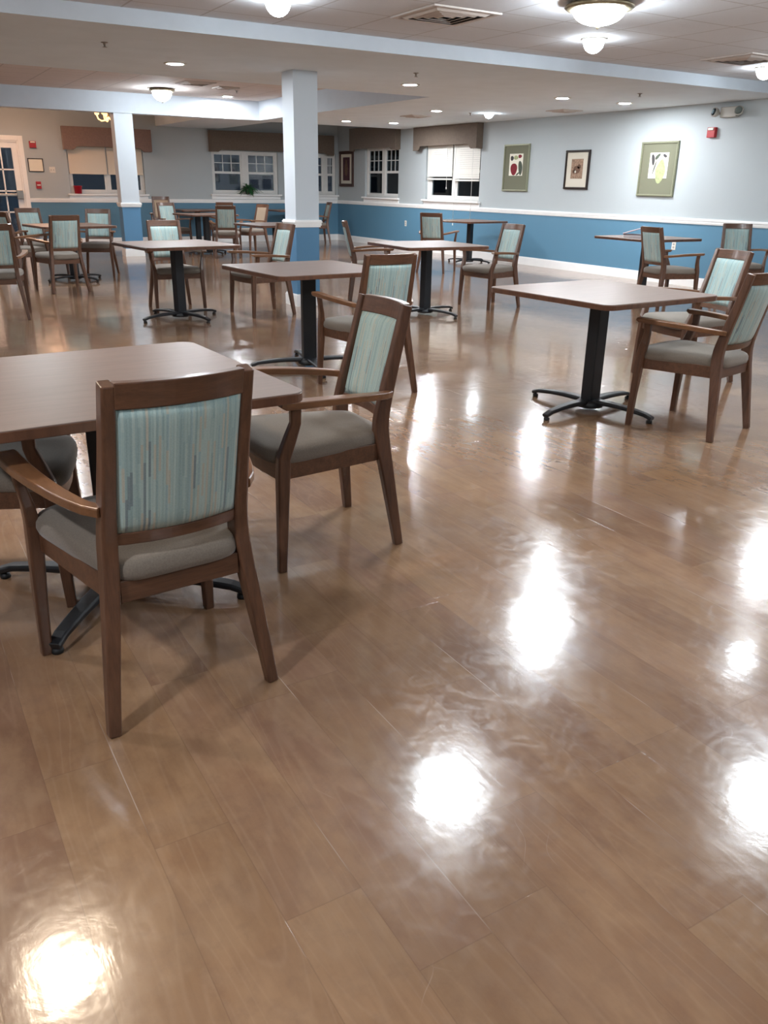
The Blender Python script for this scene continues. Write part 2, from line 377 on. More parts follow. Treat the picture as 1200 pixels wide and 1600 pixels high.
slab('ceiling', 7.15, XR, 16.50, YB, ZA)

def wall_pieces(b, axis, pos, thick, a0, a1, z0, z1, holes):
    """axis 'x': wall plane at X=pos running along Y; axis 'y': plane at Y=pos running along X"""
    cuts = sorted(set([a0, a1] + [h[0] for h in holes] + [h[1] for h in holes]))
    for i in range(len(cuts)-1):
        u0, u1 = cuts[i], cuts[i+1]; hs = sorted([(h[2], h[3]) for h in holes if h[0] <= u0+1e-6 and h[1] >= u1-1e-6])
        z = z0; segs = []
        for h0, h1 in hs: 
            if h0 > z: segs.append((z, h0))
            z = h1
        if z < z1: segs.append((z, z1))
        for s0, s1 in segs:
            if axis == 'x': box(b, pos, pos+thick, u0, u1, s0, s1)
            else: box(b, u0, u1, pos, pos+thick, s0, s1)
    bmesh.ops.remove_doubles(b, verts=b.verts, dist=1e-5)
W3 = (13.73, 15.62, 1.05, 2.12); W2 = (16.72, 18.22, 1.05, 2.12)
b = B(); wall_pieces(b, 'x', XR, .2, YN-.2, YB+.2, 0, 2.95, [W3, W2]); struct('wall_right', b, M['wall'])
W1 = (3.82, 5.42, 1.04, 2.0); WA = (6.98, 8.62, 1.06, 1.99); WB = (9.12, 10.17, 1.06, 1.99); DR = (1.98, 2.90, 0.0, 2.04)
b = B(); wall_pieces(b, 'y', YB, .2, XL-.2, XR, 0, 2.95, [W1, WA, WB, DR]); struct('wall_back', b, M['wall'])
b = B(); box(b, XL-.2, XL, YN-.2, YB+.2, 0, 2.95); struct('wall_left', b, M['wall'])
b = B(); box(b, XL, XR, YN-.2, YN, 0, 2.95); struct('wall_near', b, M['wall'])

# chair rail and baseboard
def rail_x(b, x, y0, y1, s=-1):      # along Y at X=x, projecting to s
    for z0, z1, d in ((.865, .882, .014), (.882, .912, .022), (.912, .928, .03), (.928, .942, .022)): box(b, *sorted((x, x+s*d)), y0, y1, z0, z1)
def rail_y(b, y, x0, x1, s=-1):
    for z0, z1, d in ((.865, .882, .014), (.882, .912, .022), (.912, .928, .03), (.928, .942, .022)): box(b, x0, x1, *sorted((y, y+s*d)), z0, z1)
def base_x(b, x, y0, y1, s=-1, h=.125):
    box(b, *sorted((x, x+s*.016)), y0, y1, 0, h); box(b, *sorted((x, x+s*.010)), y0, y1, h, h+.012)
def base_y(b, y, x0, x1, s=-1, h=.125):
    box(b, x0, x1, *sorted((y, y+s*.016)), 0, h); box(b, x0, x1, *sorted((y, y+s*.010)), h, h+.012)
b = B(); rail_x(b, XR, YN, YB); struct('trim_2', b, M['trim'])
b = B(); rail_y(b, YB, 2.99, XR-.03); rail_y(b, YB, XL, 1.89); struct('trim_3', b, M['trim'])
b = B(); base_x(b, XR, YN, YB); struct('baseboard_right', b, M['trim'])
b = B(); base_y(b, YB, 2.99, XR-.016); base_y(b, YB, XL, 1.89); struct('baseboard_back', b, M['trim'])

# pillars
def pillar(name, x, y, w, d):
    root = sempty(name, (x+w/2, y+d/2, 0)); ox, oy = x+w/2, y+d/2
    b = B(); box(b, -w/2, w/2, -d/2, d/2, 0, ZS+.001); link('shaft', b, M['pillar'], root)
    b = B()
    for z0, z1, e in ((.865, .882, .014), (.882, .912, .022), (.912, .928, .03), (.928, .942, .022)): box(b, -w/2-e, w/2+e, -d/2-e, d/2+e, z0, z1)
    link('rail', b, M['trim'], root)
    b = B(); box(b, -w/2-.016, w/2+.016, -d/2-.016, d/2+.016, 0, .125); box(b, -w/2-.01, w/2+.01, -d/2-.01, d/2+.01, .125, .137); link('skirting', b, M['trim'], root)
    return root
pillar('trim_4', 4.10, 8.87, .285, .285)
pillar('trim_5', 4.05, 16.30, .33, .25)

# windows ------------------------------------------------------------
def window(name, plane, pos, rect, units, muntins, out=1):
    """units: list of (a0,a1) sash openings along the wall; casement recessed in the wall; meeting rail at mid height"""
    a0, a1, z0, z1 = rect; root = sempty(name, (pos, (a0+a1)/2, z0) if plane == 'x' else ((a0+a1)/2, pos, z0)); L = root.location
    def bx(b, u0, u1, d0, d1, s0, s1):
        if plane == 'x': box(b, pos+d0-L.x, pos+d1-L.x, u0-L.y, u1-L.y, s0-L.z, s1-L.z)
        else: box(b, u0-L.x, u1-L.x, pos+d0-L.y, pos+d1-L.y, s0-L.z, s1-L.z)
    b = B(); cuts = [a0]
    for u0, u1 in units: cuts += [u0, u1]
    cuts.append(a1)
    for i in range(0, len(cuts), 2): bx(b, cuts[i], cuts[i+1], .05, .11, z0, z1)
    for u0, u1 in units:
        bx(b, u0, u1, .05, .11, z0, z0+.05); bx(b, u0, u1, .05, .11, z1-.05, z1)
    link('window_frame', b, M['vinyl'], root, bevel=.003)
    zm = (z0+z1)/2
    for u0, u1 in units:
        b = B(); f = .035
        bx(b, u0, u0+f, .06, .10, z0+.05, z1-.05); bx(b, u1-f, u1, .06, .10, z0+.05, z1-.05)
        bx(b, u0+f, u1-f, .06, .10, z0+.05, z0+.05+f); bx(b, u0+f, u1-f, .06, .10, z1-.05-f, z1-.05); bx(b, u0+f, u1-f, .055, .105, zm-.025, zm+.025)
        if muntins:
            n = 3
            for k in range(1, n): 
                x = u0+f+(u1-u0-2*f)*k/n; bx(b, x-.008, x+.008, .072, .09, zm+.025, z1-.05-f)
            z = (zm+z1-.05)/2; bx(b, u0+f, u1-f, .072, .09, z-.008, z+.008)
        s = link('sash', b, M['vinyl'], root)
        b = B(); bx(b, u0+f, u1-f, .078, .084, z0+.05+f, z1-.05-f); link('pane', b, M['glass'], s)
    b = B(); bx(b, a0-.06, a1+.06, -.07, .05, z0-.035, z0); bx(b, a0-.04, a1+.04, -.018, 0, z0-.11, z0-.035); link('window_sill', b, M['trim'], root, bevel=.004)
    return root
window('window_1', 'y', YB, W1, [(3.87, 4.60), (4.66, 5.37)], False)
window('window_2', 'y', YB, WA, [(7.03, 7.72), (7.86, 8.56)], True)
window('window_3', 'y', YB, WB, [(9.17, 9.84), (9.94, 10.14)], True)
window('window_4', 'x', XR, W2, [(16.78, 17.38), (17.50, 18.16)], True)
window('window_5', 'x', XR, W3, [(13.78, 14.58), (14.70, 15.50)], False)
# glass door at the far left
d = sempty('door_1', (2.44, YB, 0))
b = B()
for x0, x1, z0, z1 in ((-.55, -.46, 0, 2.13), (.46, .55, 0, 2.13), (-.46, .46, 2.04, 2.13)): box(b, x0, x1, -.02, .0, z0, z1)
for x0, x1, z0, z1 in ((-.46, -.43, 0, 2.04), (.43, .46, 0, 2.04), (-.43, .43, 2.01, 2.04)): box(b, x0, x1, .0, .12, z0, z1)
link('door_frame', b, M['trim'], d, bevel=.003)
b = B(); box(b, -.43, -.32, .03, .075, .01, 2.01); box(b, .32, .43, .03, .075, .01, 2.01); box(b, -.32, .32, .03, .075, .01, .26); box(b, -.32, .32, .03, .075, 1.90, 2.01)
for x in (-.107, .107): box(b, x-.014, x+.014, .035, .07, .26, 1.90)
for k in range(1, 4): box(b, -.32, .32, .035, .07, .26+.41*k-.014, .26+.41*k+.014)
dl = link('door_leaf', b, M['trim'], d)
b = B(); box(b, -.32, .32, .05, .056, .26, 1.90); link('pane', b, M['glass'], dl)
b = B(); box(b, -.40, .40, -.045, -.01, .98, 1.03); box(b, .30, .42, -.065, .03, .93, 1.10); box(b, -.42, -.34, -.05, .03, .96, 1.05); link('panic_bar', b, M['metal'], dl, bevel=.006)

# ================================================================== FURNITURE
def make_chair(label):
    t = thing('dining_armchair', label, 'chair')
    ypost = lambda z: .052 - .107*(z-.49)/.43
    for s in (1, -1):          # rear legs run up as back posts
        b = B(); pts = [(s*.228, 0, 0), (s*.212, .018, .14), (s*.192, .038, .30), (s*.178, .054, .42), (s*.174, .055, .50), (s*.172, .034, .60), (s*.168, -.008, .76), (s*.1665, -.048, .918)]
        secs = [(.032, .034), (.035, .042), (.039, .052), (.041, .06), (.04, .058), (.037, .05), (.034, .044), (.032, .04)]
        # smooth resample
        P = []; S = []
        for i in range(len(pts)-1):
            p0, p1, p2, p3 = (Vector(pts[max(i-1, 0)]), Vector(pts[i]), Vector(pts[i+1]), Vector(pts[min(i+2, len(pts)-1)]))
            for k in range(4):
                q = k/4; P.append(0.5*((2*p1)+(-p0+p2)*q+(2*p0-5*p1+4*p2-p3)*q*q+(-p0+3*p1-3*p2+p3)*q**3))
                S.append(tuple(a+(c-a)*q for a, c in zip(secs[i], secs[i+1])))
        P.append(Vector(pts[-1])); S.append(secs[-1])
        sweep(b, P, S, up=(1, 0, 0)); link('leg', b, M['wood'], t, bevel=.003)
        b = B(); pts = [(s*.262, .505, 0), (s*.258, .497, .18), (s*.252, .488, .36), (s*.252, .484, .43), (s*.262, .462, .50), (s*.276, .446, .56), (s*.283, .448, .617)]
        sweep(b, pts, [(.030, .032), (.036, .038), (.042, .046), (.040, .046), (.032, .044), (.027, .038), (.027, .040)], up=(1, 0, 0)); link('leg', b, M['wood'], t, bevel=.003)
        b = B(); n = 14; P = []; S = []; U = []
        for k in range(n+1):      # armrest, bowed outwards, widening to the front
            q = k/n; y = .028+.462*q; x = .186 + .102*math.sin(q*PI/2)**0.62 if q > 0 else .186; z = .600 + .028*q + .006*math.sin(q*PI)
            P.append((s*x, y, z)); S.append((.032+.026*min(1, q*1.25), .026)); U.append((s*1.0, 0, 0.0))
        P.append((s*.289, .508, .634)); S.append((.052, .016)); U.append((s*1.0, 0, 0))
        sweep(b, P, S, up=U); link('armrest', b, M['arm'], t, bevel=.003)
    # seat frame
    b = B()
    def plank(p0, p1, th, z0, z1, bow=0):
        p0, p1 = Vector(p0), Vector(p1); n = 8 if bow else 1; dr = (p1-p0).normalized(); nr = Vector((-dr.y, dr.x))
        A = [p0+(p1-p0)*k/n + nr*bow*math.sin(PI*k/n) for k in range(n+1)]
        o = [(v.x, v.y) for v in A] + [(v.x-nr.x*th, v.y-nr.y*th) for v in reversed(A)]
        prism(b, o, z0, z1)
    plank((-.235, .500), (.235, .500), .024, .345, .412, bow=.022)
    plank((.245, .48), (.185, .065), .022, .345, .412); plank((-.185, .065), (-.245, .48), .022, .345, .412)
    plank((-.16, .058), (.16, .058), .024, .345, .405)
    link('seat_frame', b, M['wood_h'], t, bevel=.002)
    # cushion: rounded trapezoid pillow
    b = B(); rings = []; N = 56
    def outline(inset, z):
        o = []
        for k in range(N):
            a = 2*PI*k/N; ca, sa = math.cos(a), math.sin(a); e = 0.32
            x = math.copysign(abs(ca)**e, ca); y = math.copysign(abs(sa)**e, sa)
            yy = .268 + (.252-inset)*y; hw = .172 + (.264-.172)*((yy-.03)/.49); hw = hw - inset
            bow = .022*(1-x*x) if y > 0 else 0
            o.append(b.verts.new((x*hw, yy+bow*max(y, 0), z)))
        return o
    prof = [(.010, .400), (.001, .406), (-.003, .420), (-.002, .440), (.005, .453), (.018, .461), (.045, .467), (.085, .471)]
    for i_, z_ in prof: rings.append(outline(i_, z_))
    cen = Vector((0, .272, 0)); last = [v.co.copy() for v in rings[-1]]
    for f_, z_ in ((.8, .4735), (.55, .4755), (.3, .4765), (.1, .477)): rings.append([b.verts.new((cen.x+(p.x-cen.x)*f_, cen.y+(p.y-cen.y)*f_, z_)) for p in last])
    for i in range(len(rings)-1):
        for k in range(N): b.faces.new([rings[i][k], rings[i][(k+1) % N], rings[i+1][(k+1) % N], rings[i+1][k]])
    b.faces.new(rings[0]); b.faces.new(rings[-1]); link('seat', b, M['seat'], t, smooth=True)
    # rails
    for nm, z0, z1, hw, th in (('top_rail', .858, .921, .155, .030), ('bottom_rail', .500, .534, .158, .026)):
        b = B(); n = 12; o = []
        for k in range(n+1):
            x = -hw + 2*hw*k/n; o.append((x, -.026*(1-(x/hw)**2)))
        for zz in (0,):
            A = [[], [], [], []]
            for x, bw in o:
                for j, (z, dy) in enumerate(((z0, th/2), (z1, th/2), (z1, -th/2), (z0, -th/2))):
                    A[j].append(b.verts.new((x, ypost(z)+bw+dy, z + (.006*(1-(x/hw)**2)*0 if nm == 'top_rail' else 0))))
            for j in range(4):
                for k in range(n): b.faces.new([A[j][k], A[j][k+1], A[(j+1) % 4][k+1], A[(j+1) % 4][k]])
            for k in (0, n): b.faces.new([A[j][k] for j in range(4)])
        link(nm, b, M['wood_h'], t, bevel=.003)
    # upholstered back panel
    b = B(); nx, nz = 20, 14; hw = .153; z0, z1 = .534, .858
    F = {}
    for side in (1, -1):
        for i in range(nx+1):
            for j in range(nz+1):
                x = -hw+2*hw*i/nx; z = z0+(z1-z0)*j/nz; e = max(0, 1-abs(2*i/nx-1)**8)*max(0, 1-abs(2*j/nz-1)**8)
                y = ypost(z) - .026*(1-(x/hw)**2) + side*(.010 + (.016 if side > 0 else .008)*e**.5)
                F[side, i, j] = b.verts.new((x, y, z))
        for i in range(nx):
            for j in range(nz): b.faces.new([F[side, i, j], F[side, i+1, j], F[side, i+1, j+1], F[side, i, j+1]])
    for i in range(nx):
        for j in (0, nz): b.faces.new([F[1, i, j], F[1, i+1, j], F[-1, i+1, j], F[-1, i, j]])
    for j in range(nz):
        for i in (0, nx): b.faces.new([F[1, i, j], F[1, i, j+1], F[-1, i, j+1], F[-1, i, j]])
    link('backrest', b, M['back'], t, smooth=True)
    return t
CHAIRS = [ # x, y, heading deg, label
 (.540, 1.875, 95, 'nearest armchair, striped teal back seen from behind, drawn up to the big front table'),
 (1.598, 2.776, 178, 'wooden armchair with striped back standing sideways at the right edge of the big front table'),
 (-.05, 3.02, -16, 'armchair under the big front table at the left edge, only dark seat showing'),
 (2.800, 4.690, 87, 'wooden armchair directly behind the sideways one, facing the table before the pillar'),
 (4.105, 2.962, 102, 'wooden armchair before the right-hand table, cut off by the photo right edge'),
 (5.357, 4.124, 169, 'armchair with pale back at the right of the right-hand table, behind the cut-off one'),
 (7.835, 7.092, 351, 'armchair seen from behind, before the booklet table by the long blue wall'),
 (9.78, 7.45, 232, 'armchair facing the camera by the blue wall at the right edge of the photo'),
 (7.745, 11.615, 38, 'dark-framed armchair seen from behind, left of the far table under the blinds window'),
 (6.449, 8.009, 184, 'armchair facing left at the right side of the middle table, near the apple picture'),
 (4.864, 9.033, 333, 'armchair seen edge-on between the large pillar and the middle table'),
 (3.790, 8.560, 185, 'armchair facing left right in front of the large white pillar'),
 (2.803, 9.517, 267, 'armchair facing the camera behind the table left of the large pillar, bright back'),
 (2.045, 11.146, 99, 'armchair seen from behind, in front of the far left table near the glass door'),
 (2.05, 13.75, 285, 'armchair facing the camera behind the far left table, just right of the glass door'),
 (2.95, 13.38, 245, 'armchair facing the camera at the right rear of the far left table'),
 (1.493, 12.382, 33, 'armchair left of the far left table, partly cut off by the photo edge'),
 (1.00, 9.10, 84, 'armchair cut off by the left edge, only one rear leg showing on the floor'),
 (5.20, 17.40, 278, 'distant armchair with grey-green back just right of the slim pillar'),
 (5.669, 15.313, 70, 'distant armchair seen from behind with dark frame, below the potted plant'),
 (6.60, 17.90, 80, 'distant armchair almost hidden behind the dark-framed one below the potted plant'),
 (6.82, 16.40, 195, 'distant armchair with plain tan back facing left, below the night windows'),
 (9.300, 18.350, 168, 'distant armchair seen sideways against the blue wall just right of the large pillar'),
 (5.45, 18.60, 262, 'tallest distant armchair, brown back, behind the grey-green one by the slim pillar'),
]
proto = None; SPECIAL = {21: 'back_tan', 23: 'back_tan'}
for i, (x, y, a, lab) in enumerate(CHAIRS):
    rz = math.radians(a-90)
    if proto is None:
        proto = make_chair(lab); proto.location = (x, y, 0); proto.rotation_euler = (0, 0, rz); proto['group'] = 'dining room armchairs'; c = proto
    else:
        c = copytree(proto, (x, y, 0), rz, lab, 'dining room armchairs', (1, 1, 1.1) if i == 23 else None)
    if i in SPECIAL:
        for ch in c.children:
            if ch.name.startswith('backrest'):
                ch.data = ch.data.copy(); ch.data.materials[0] = M[SPECIAL[i]]

def make_table(label):
    t = thing('dining_table', label, 'table'); h = .985/2
    b = B(); prism(b, rrect(h-.002, h-.002, .055, 8), .712, .742); top = link('tabletop', b, M['top'], t, bevel=.0015)
    b = B(); oo = rrect(h, h, .057, 8); ii = rrect(h-.0025, h-.0025, .0545, 8); n = len(oo)
    prof = [(ii, .7385), (oo, .7365), (oo, .7125), (ii, .7105)]
    R = [[b.verts.new((x, y, z)) for x, y in o] for o, z in prof]
    for j in range(3):
        for k in range(n): b.faces.new([R[j][k], R[j][(k+1) % n], R[j+1][(k+1) % n], R[j+1][k]])
    link('edge_band', b, M['edge'], top)
    b = B(); prism(b, rrect(.052, .040, .008, 3), .055, .700); link('column', b, M['iron'], t)
    b = B(); box(b, -.22, .22, -.03, .03, .702, .7115); box(b, -.03, .03, -.22, .22, .7, .7115); box(b, -.07, .07, -.07, .07, .69, .702); link('mounting_plate', b, M['iron'], t)
    b = B(); lathe(b, [(.085, .022), (.09, .035), (.078, .06), (.06, .072)], seg=24); link('hub', b, M['iron'], t)
    for k in range(4):
        b = B(); m = Matrix.Rotation(k*PI/2, 4, 'Z'); pts = []; secs = []
        for q in range(9):
            f = q/8; r = .05+.405*f; z = .045 + .018*(1-f)**1.0 + .010*math.sin(PI*f); 
            if q == 8: z -= .010
            pts.append(m @ Vector((r, 0, z-.006))); secs.append((.070-.026*f, .030-.008*f))
        sd = m @ Vector((0, 1, 0)); sweep(b, pts, secs, up=sd, corner=.5); ft = link('foot', b, M['iron'], t, bevel=.002)
        b = B(); c = m @ Vector((.438, 0, 0)); lathe(b, [(.017, 0), (.019, .006), (.017, .016), (.008, .018), (.008, .030)], c=(c.x, c.y, 0), seg=12); link('glide', b, M['rubber'], ft)
    return t
TABLES = [ # x,y,rot top, rot base, label
 (.540, 2.685, 2.6, 51, 'large square brown table at the front left, cut off by the left edge'),
 (3.796, 3.790, 3.6, 11, 'square brown pedestal table standing alone on the right, in front of the blue wall'),
 (2.764, 5.790, 3.7, -12, 'square pedestal table behind the front chairs, in front of the large pillar'),
 (2.625, 8.566, 7, 20, 'square pedestal table on the left, between the two white pillars'),
 (5.119, 7.753, -3.4, 15, 'square pedestal table in the middle, right of the large pillar'),
 (8.705, 7.984, 0, 5, 'square table seen almost edge-on by the right wall, carrying the booklet'),
 (9.45, 12.90, 7, 20, 'small-looking far table under the window with white blinds'),
 (2.376, 12.565, 9.4, 30, 'far left table standing in front of the rust valance window and glass door'),
 (5.35, 12.30, 5, 35, 'far table directly left of the large pillar, overlapped by a pale armchair back'),
 (5.66, 16.40, 5, 20, 'distant table between the two pillars, in front of the longest dark one'),
 (6.36, 18.97, 0, 10, 'most distant dark table against the back wall between the two pillars'),
 (8.50, 18.75, 3, 10, 'distant table beneath the night windows, its right side hidden by the large pillar'),
]
pt = None
for i, (x, y, a, ab, lab) in enumerate(TABLES):
    if pt is None: pt = make_table(lab); pt.location = (x, y, 0); pt.rotation_euler = (0, 0, math.radians(a)); pt['group'] = 'square pedestal tables'; c = pt
    else: c = copytree(pt, (x, y, 0), math.radians(a), lab, 'square pedestal tables')
    if i: 
        for ch in c.children:
            if not ch.name.startswith('tabletop'): ch.rotation_euler = (0, 0, math.radians(ab-a))
for ch in pt.children:
    if not ch.name.startswith('tabletop'): ch.rotation_euler = (0, 0, math.radians(TABLES[0][3]-TABLES[0][2]))

# booklet holder on the table by the wall
t = thing('menu_booklet', 'maroon booklet pile with a half-lifted cover on the edge-on table by the wall', 'booklet', (8.45, 7.97, .742), math.radians(-45))
b = B(); box(b, -.14, .14, -.08, .08, 0, .036); link('pages', b, M['menu_p'], t, bevel=.002)
b = B(); box(b, -.145, .145, -.085, .085, .036, .042); link('cover', b, M['menu'], t)
b = B(); m = Matrix.Translation((-.145, 0, .043)) @ Matrix.Rotation(math.radians(-17), 4, 'Y'); box(b, 0, .29, -.085, .085, 0, .007, mtx=m); link('cover', b, M['menu_l'], t)

# ================================================================== WINDOW DRESSINGS
def valance(plane, pos, a0, a1, ztop, zmid, zend, depth, m, label, endw=.22):
    L = ((a0+a1)/2); t = tag(bpy.data.objects.new('window_valance', None), label, 'valance'); COL.objects.link(t)
    hw = (a1-a0)/2
    o = [(-hw, zend), (-hw, ztop), (hw, ztop), (hw, zend+.02), (hw-.02, zend), (hw-endw+.04, zend), (hw-endw, zend+.025), (hw-endw-.04, zmid)]
    o += [(-hw+endw+.04, zmid), (-hw+endw, zend+.025), (-hw+endw-.04, zend)]
    b = B(); prism(b, [(x, z) for x, z in o], 0, .02)
    # orient: outline in (u,z), thickness along outward
    for v in b.verts: v.co = Vector((v.co.x, -depth+v.co.z, v.co.y))
    link('front_board', b, m, t, bevel=.004)
    for s in (-1, 1):
        b = B(); box(b, min(s*hw, s*(hw-.02)), max(s*hw, s*(hw-.02)), -depth+.02, 0, zend, ztop); link('side_board', b, m, t)
    b = B(); box(b, -hw+.02, hw-.02, -depth+.02, 0, ztop-.02, ztop); link('top_board', b, m, t)
    if plane == 'y': t.location = (L, pos, 0)
    else: t.location = (pos, L, 0); t.rotation_euler = (0, 0, -PI/2)
    return t
valance('y', YB, 3.76, 5.60, 2.345, 1.97, 1.90, .14, M['valance_r'], 'rust brown shaped valance over the left window, behind the slim pillar')
valance('y', YB, 6.93, 10.06, 2.40, 2.0, 1.955, .14, M['valance'], 'wide dark taupe valance over the night windows on the back wall, behind the large pillar')
valance('x', XR, 16.66, 18.75, 2.53, 2.08, 2.04, .14, M['valance'], 'taupe valance over the narrow-looking window, right wall, beside the tall wine picture')
valance('x', XR, 13.70, 15.92, 2.425, 2.07, 1.985, .15, M['valance'], 'taupe scalloped valance over the window with lowered white blinds')
def blind(x_or_y, plane, a0, a1, ztop, zbot, label, wand_z=None, slat=True, m='blind'):
    t = thing('window_blind', label, 'blind')
    def bx(b, u0, u1, d0, d1, s0, s1):
        if plane == 'x': box(b, x_or_y+d0, x_or_y+d1, u0, u1, s0, s1)
        else: box(b, u0, u1, x_or_y+d0, x_or_y+d1, s0, s1)
    b = B()
    if slat:
        n = int((ztop-zbot)/.038)
        for k in range(n):
            z = ztop-.038*k
            bx(b, a0, a1, .012, .016, z-.036, z-.003); bx(b, a0, a1, .008, .018, z-.005, z)
        link('slats', b, M[m], t)
    else: bx(b, a0, a1, .01, .014, zbot, ztop); link('shade_cloth', b, M[m], t)
    b = B(); bx(b, a0, a1, .0, .03, zbot-.03, zbot); link('bottom_rail', b, M[m], t, bevel=.003)
    b = B(); bx(b, a0, a1, .0, .04, ztop, ztop+.04); link('head_rail', b, M[m], t)
    if wand_z is not None:
        for u, zz in wand_z:
            b = B(); P = (x_or_y-.05, u) if plane == 'x' else (u, x_or_y-.05)
            tube(b, [(P[0], P[1], ztop), (P[0], P[1], zz)], .0035, 6); lathe(b, [(.004, 0), (.011, -.015), (.012, -.04), (.004, -.045)], c=(P[0], P[1], zz), seg=10); link('cord', b, M['cord'], t)
    return t
blind(XR, 'x', 14.68, 15.58, 2.06, 1.46, 'white slatted blind lowered halfway, left half of the scalloped-valance window', [(14.78, 1.30)])
blind(XR, 'x', 13.77, 14.64, 2.06, 1.44, 'white slatted blind lowered halfway, right half of the scalloped-valance window', [(14.50, .62), (13.92, .72)])
blind(YB, 'y', 3.85, 4.62, 2.0, 1.46, 'cream shade lowered halfway in the left window above the red bucket', None, False, 'shade')
blind(YB, 'y', 4.65, 5.40, 2.0, 1.46, 'cream shade lowered halfway in the left window, right half behind the slim pillar', [(5.38, 1.15)], False, 'shade')

# ================================================================== WALL ITEMS
def wall_root(name, label, cat, plane, a, z, group=None, pos=None):
    t = thing(name, label, cat, group=group)
    if plane == 'y': t.location = (a, YB if pos is None else pos, z)
    else: t.location = (XR, a, z); t.rotation_euler = (0, 0, -PI/2)
    return t     # local: x to the viewer's right, -y out of the wall, z up
def frame(t, w, h, fw, d, m, back_m):
    b = B(); H = h/2; Wd = w/2
    for x0, x1, z0, z1 in ((-Wd, Wd, H-fw, H), (-Wd, Wd, -H, -H+fw), (-Wd, -Wd+fw, -H+fw, H-fw), (Wd-fw, Wd, -H+fw, H-fw)):
        box(b, x0, x1, -d, 0, z0, z1); box(b, x0+fw*.3 if x1-x0 < .2 else x0, x1-fw*.3 if x1-x0 < .2 else x1, -d-.006, -d, z0+fw*.3 if z1-z0 < .2 else z0, z1-fw*.3 if z1-z0 < .2 else z1)
    link('picture_frame', b, m, t, bevel=.002)
    b = B(); box(b, -Wd+fw, Wd-fw, -d*.5, -.002, -H+fw, H-fw); link('mat_board', b, back_m, t)
def blob(b, cx, cz, rx, rz, y, mi, ph=0, n=20, pear=False, rot=0):
    o = []
    for k in range(n):
        a = 2*PI*k/n; r = 1 + .06*math.sin(3*a+ph)
        x, z = rx*r*math.cos(a), rz*r*math.sin(a)
        if pear and z > 0: x *= 1-.62*(z/rz)
        x, z = x*math.cos(rot)-z*math.sin(rot), x*math.sin(rot)+z*math.cos(rot); o.append((cx+x, cz+z))
    A = [b.verts.new((x, y, z)) for x, z in o]; C = [b.verts.new((x, y+.001, z)) for x, z in o]
    b.faces.new(A).material_index = mi
    for k in range(n): b.faces.new([A[k], A[(k+1) % n], C[(k+1) % n], C[k]]).material_index = mi
# apple print
t = wall_root('framed_picture', 'framed apple print in a wide olive mat, leftmost of the three on the long wall', 'picture', 'x', 12.645, 1.64, 'fruit pictures on the long wall')
frame(t, .71, .785, .028, .03, M['green_frame'], M['green_mat'])
b = B(); box(b, -.19, .185, -.020, -.0151, -.13, .235); y = -.0205
blob(b, -.055, -.02, .095, .10, y, 1, 0); blob(b, .125, .00, .055, .12, y, 2, 1, rot=.15); blob(b, -.01, .17, .06, .035, y, 3, 2); blob(b, -.12, .16, .045, .04, y, 4, 1); blob(b, .10, .19, .05, .03, y, 1, 1); blob(b, .06, -.10, .05, .015, y, 2, 0, rot=.5)
link('print', b, [M['paper'], M['apple'], M['leafink'], M['pear'], M['darkink']], t)
# small sepia print
t = wall_root('framed_picture', 'smaller sepia picture in a thin black frame, middle of the three on the long wall', 'picture', 'x', 11.06, 1.60, 'fruit pictures on the long wall')
frame(t, .565, .60, .034, .03, M['black_frame'], M['creammat'])
b = B(); box(b, -.135, .135, -.020, -.0151, -.135, .165); y = -.0205
blob(b, 0, 0, .08, .06, y, 1, 1); blob(b, .05, .05, .04, .035, y, 1, 2); blob(b, -.06, -.03, .04, .03, y, 1, 0); blob(b, -.03, -.03, .02, .02, y-.0005, 2, 0)
link('print', b, [M['sepia'], M['sepia_d'], M['creammat']], t)
# pear print
t = wall_root('framed_picture', 'framed pear print in a wide olive mat, rightmost and largest on the long wall', 'picture', 'x', 9.34, 1.60, 'fruit pictures on the long wall')
frame(t, .70, .755, .030, .03, M['green_frame'], M['green_mat'])
b = B(); box(b, -.165, .19, -.020, -.0151, -.125, .225); y = -.0205
blob(b, .06, -.02, .10, .17, y, 1, 0, pear=True, rot=-.1); blob(b, -.10, .13, .03, .08, y, 2, 1, rot=.2); blob(b, -.02, .17, .06, .025, y, 3, 2, rot=.7); blob(b, .12, .18, .04, .02, y, 2, 0, rot=-.4); blob(b, -.06, .02, .012, .10, y, 3, 0, rot=-.3)
link('print', b, [M['paper'], M['pear'], M['darkink'], M['leafink']], t)
# tall wine picture
t = wall_root('framed_picture', 'tall narrow picture with wine-dark print and brown frame, near the room corner', 'picture', 'x', 19.12, 1.66)
frame(t, .70, .80, .07, .03, M['brown_frame'], M['creammat'])
b = B(); box(b, -.17, .17, -.020, -.0151, -.26, .26); y = -.0205
blob(b, 0, 0, .08, .15, y, 1, 0); blob(b, 0, .16, .04, .05, y, 1, 1)
link('print', b, [M['wine'], M['sepia_d']], t)
# certificate
t = wall_root('framed_certificate', 'small black-framed white certificate beside the glass door', 'picture', 'y', 3.185, 1.585)
frame(t, .30, .26, .016, .02, M['black_frame'], M['paper'])
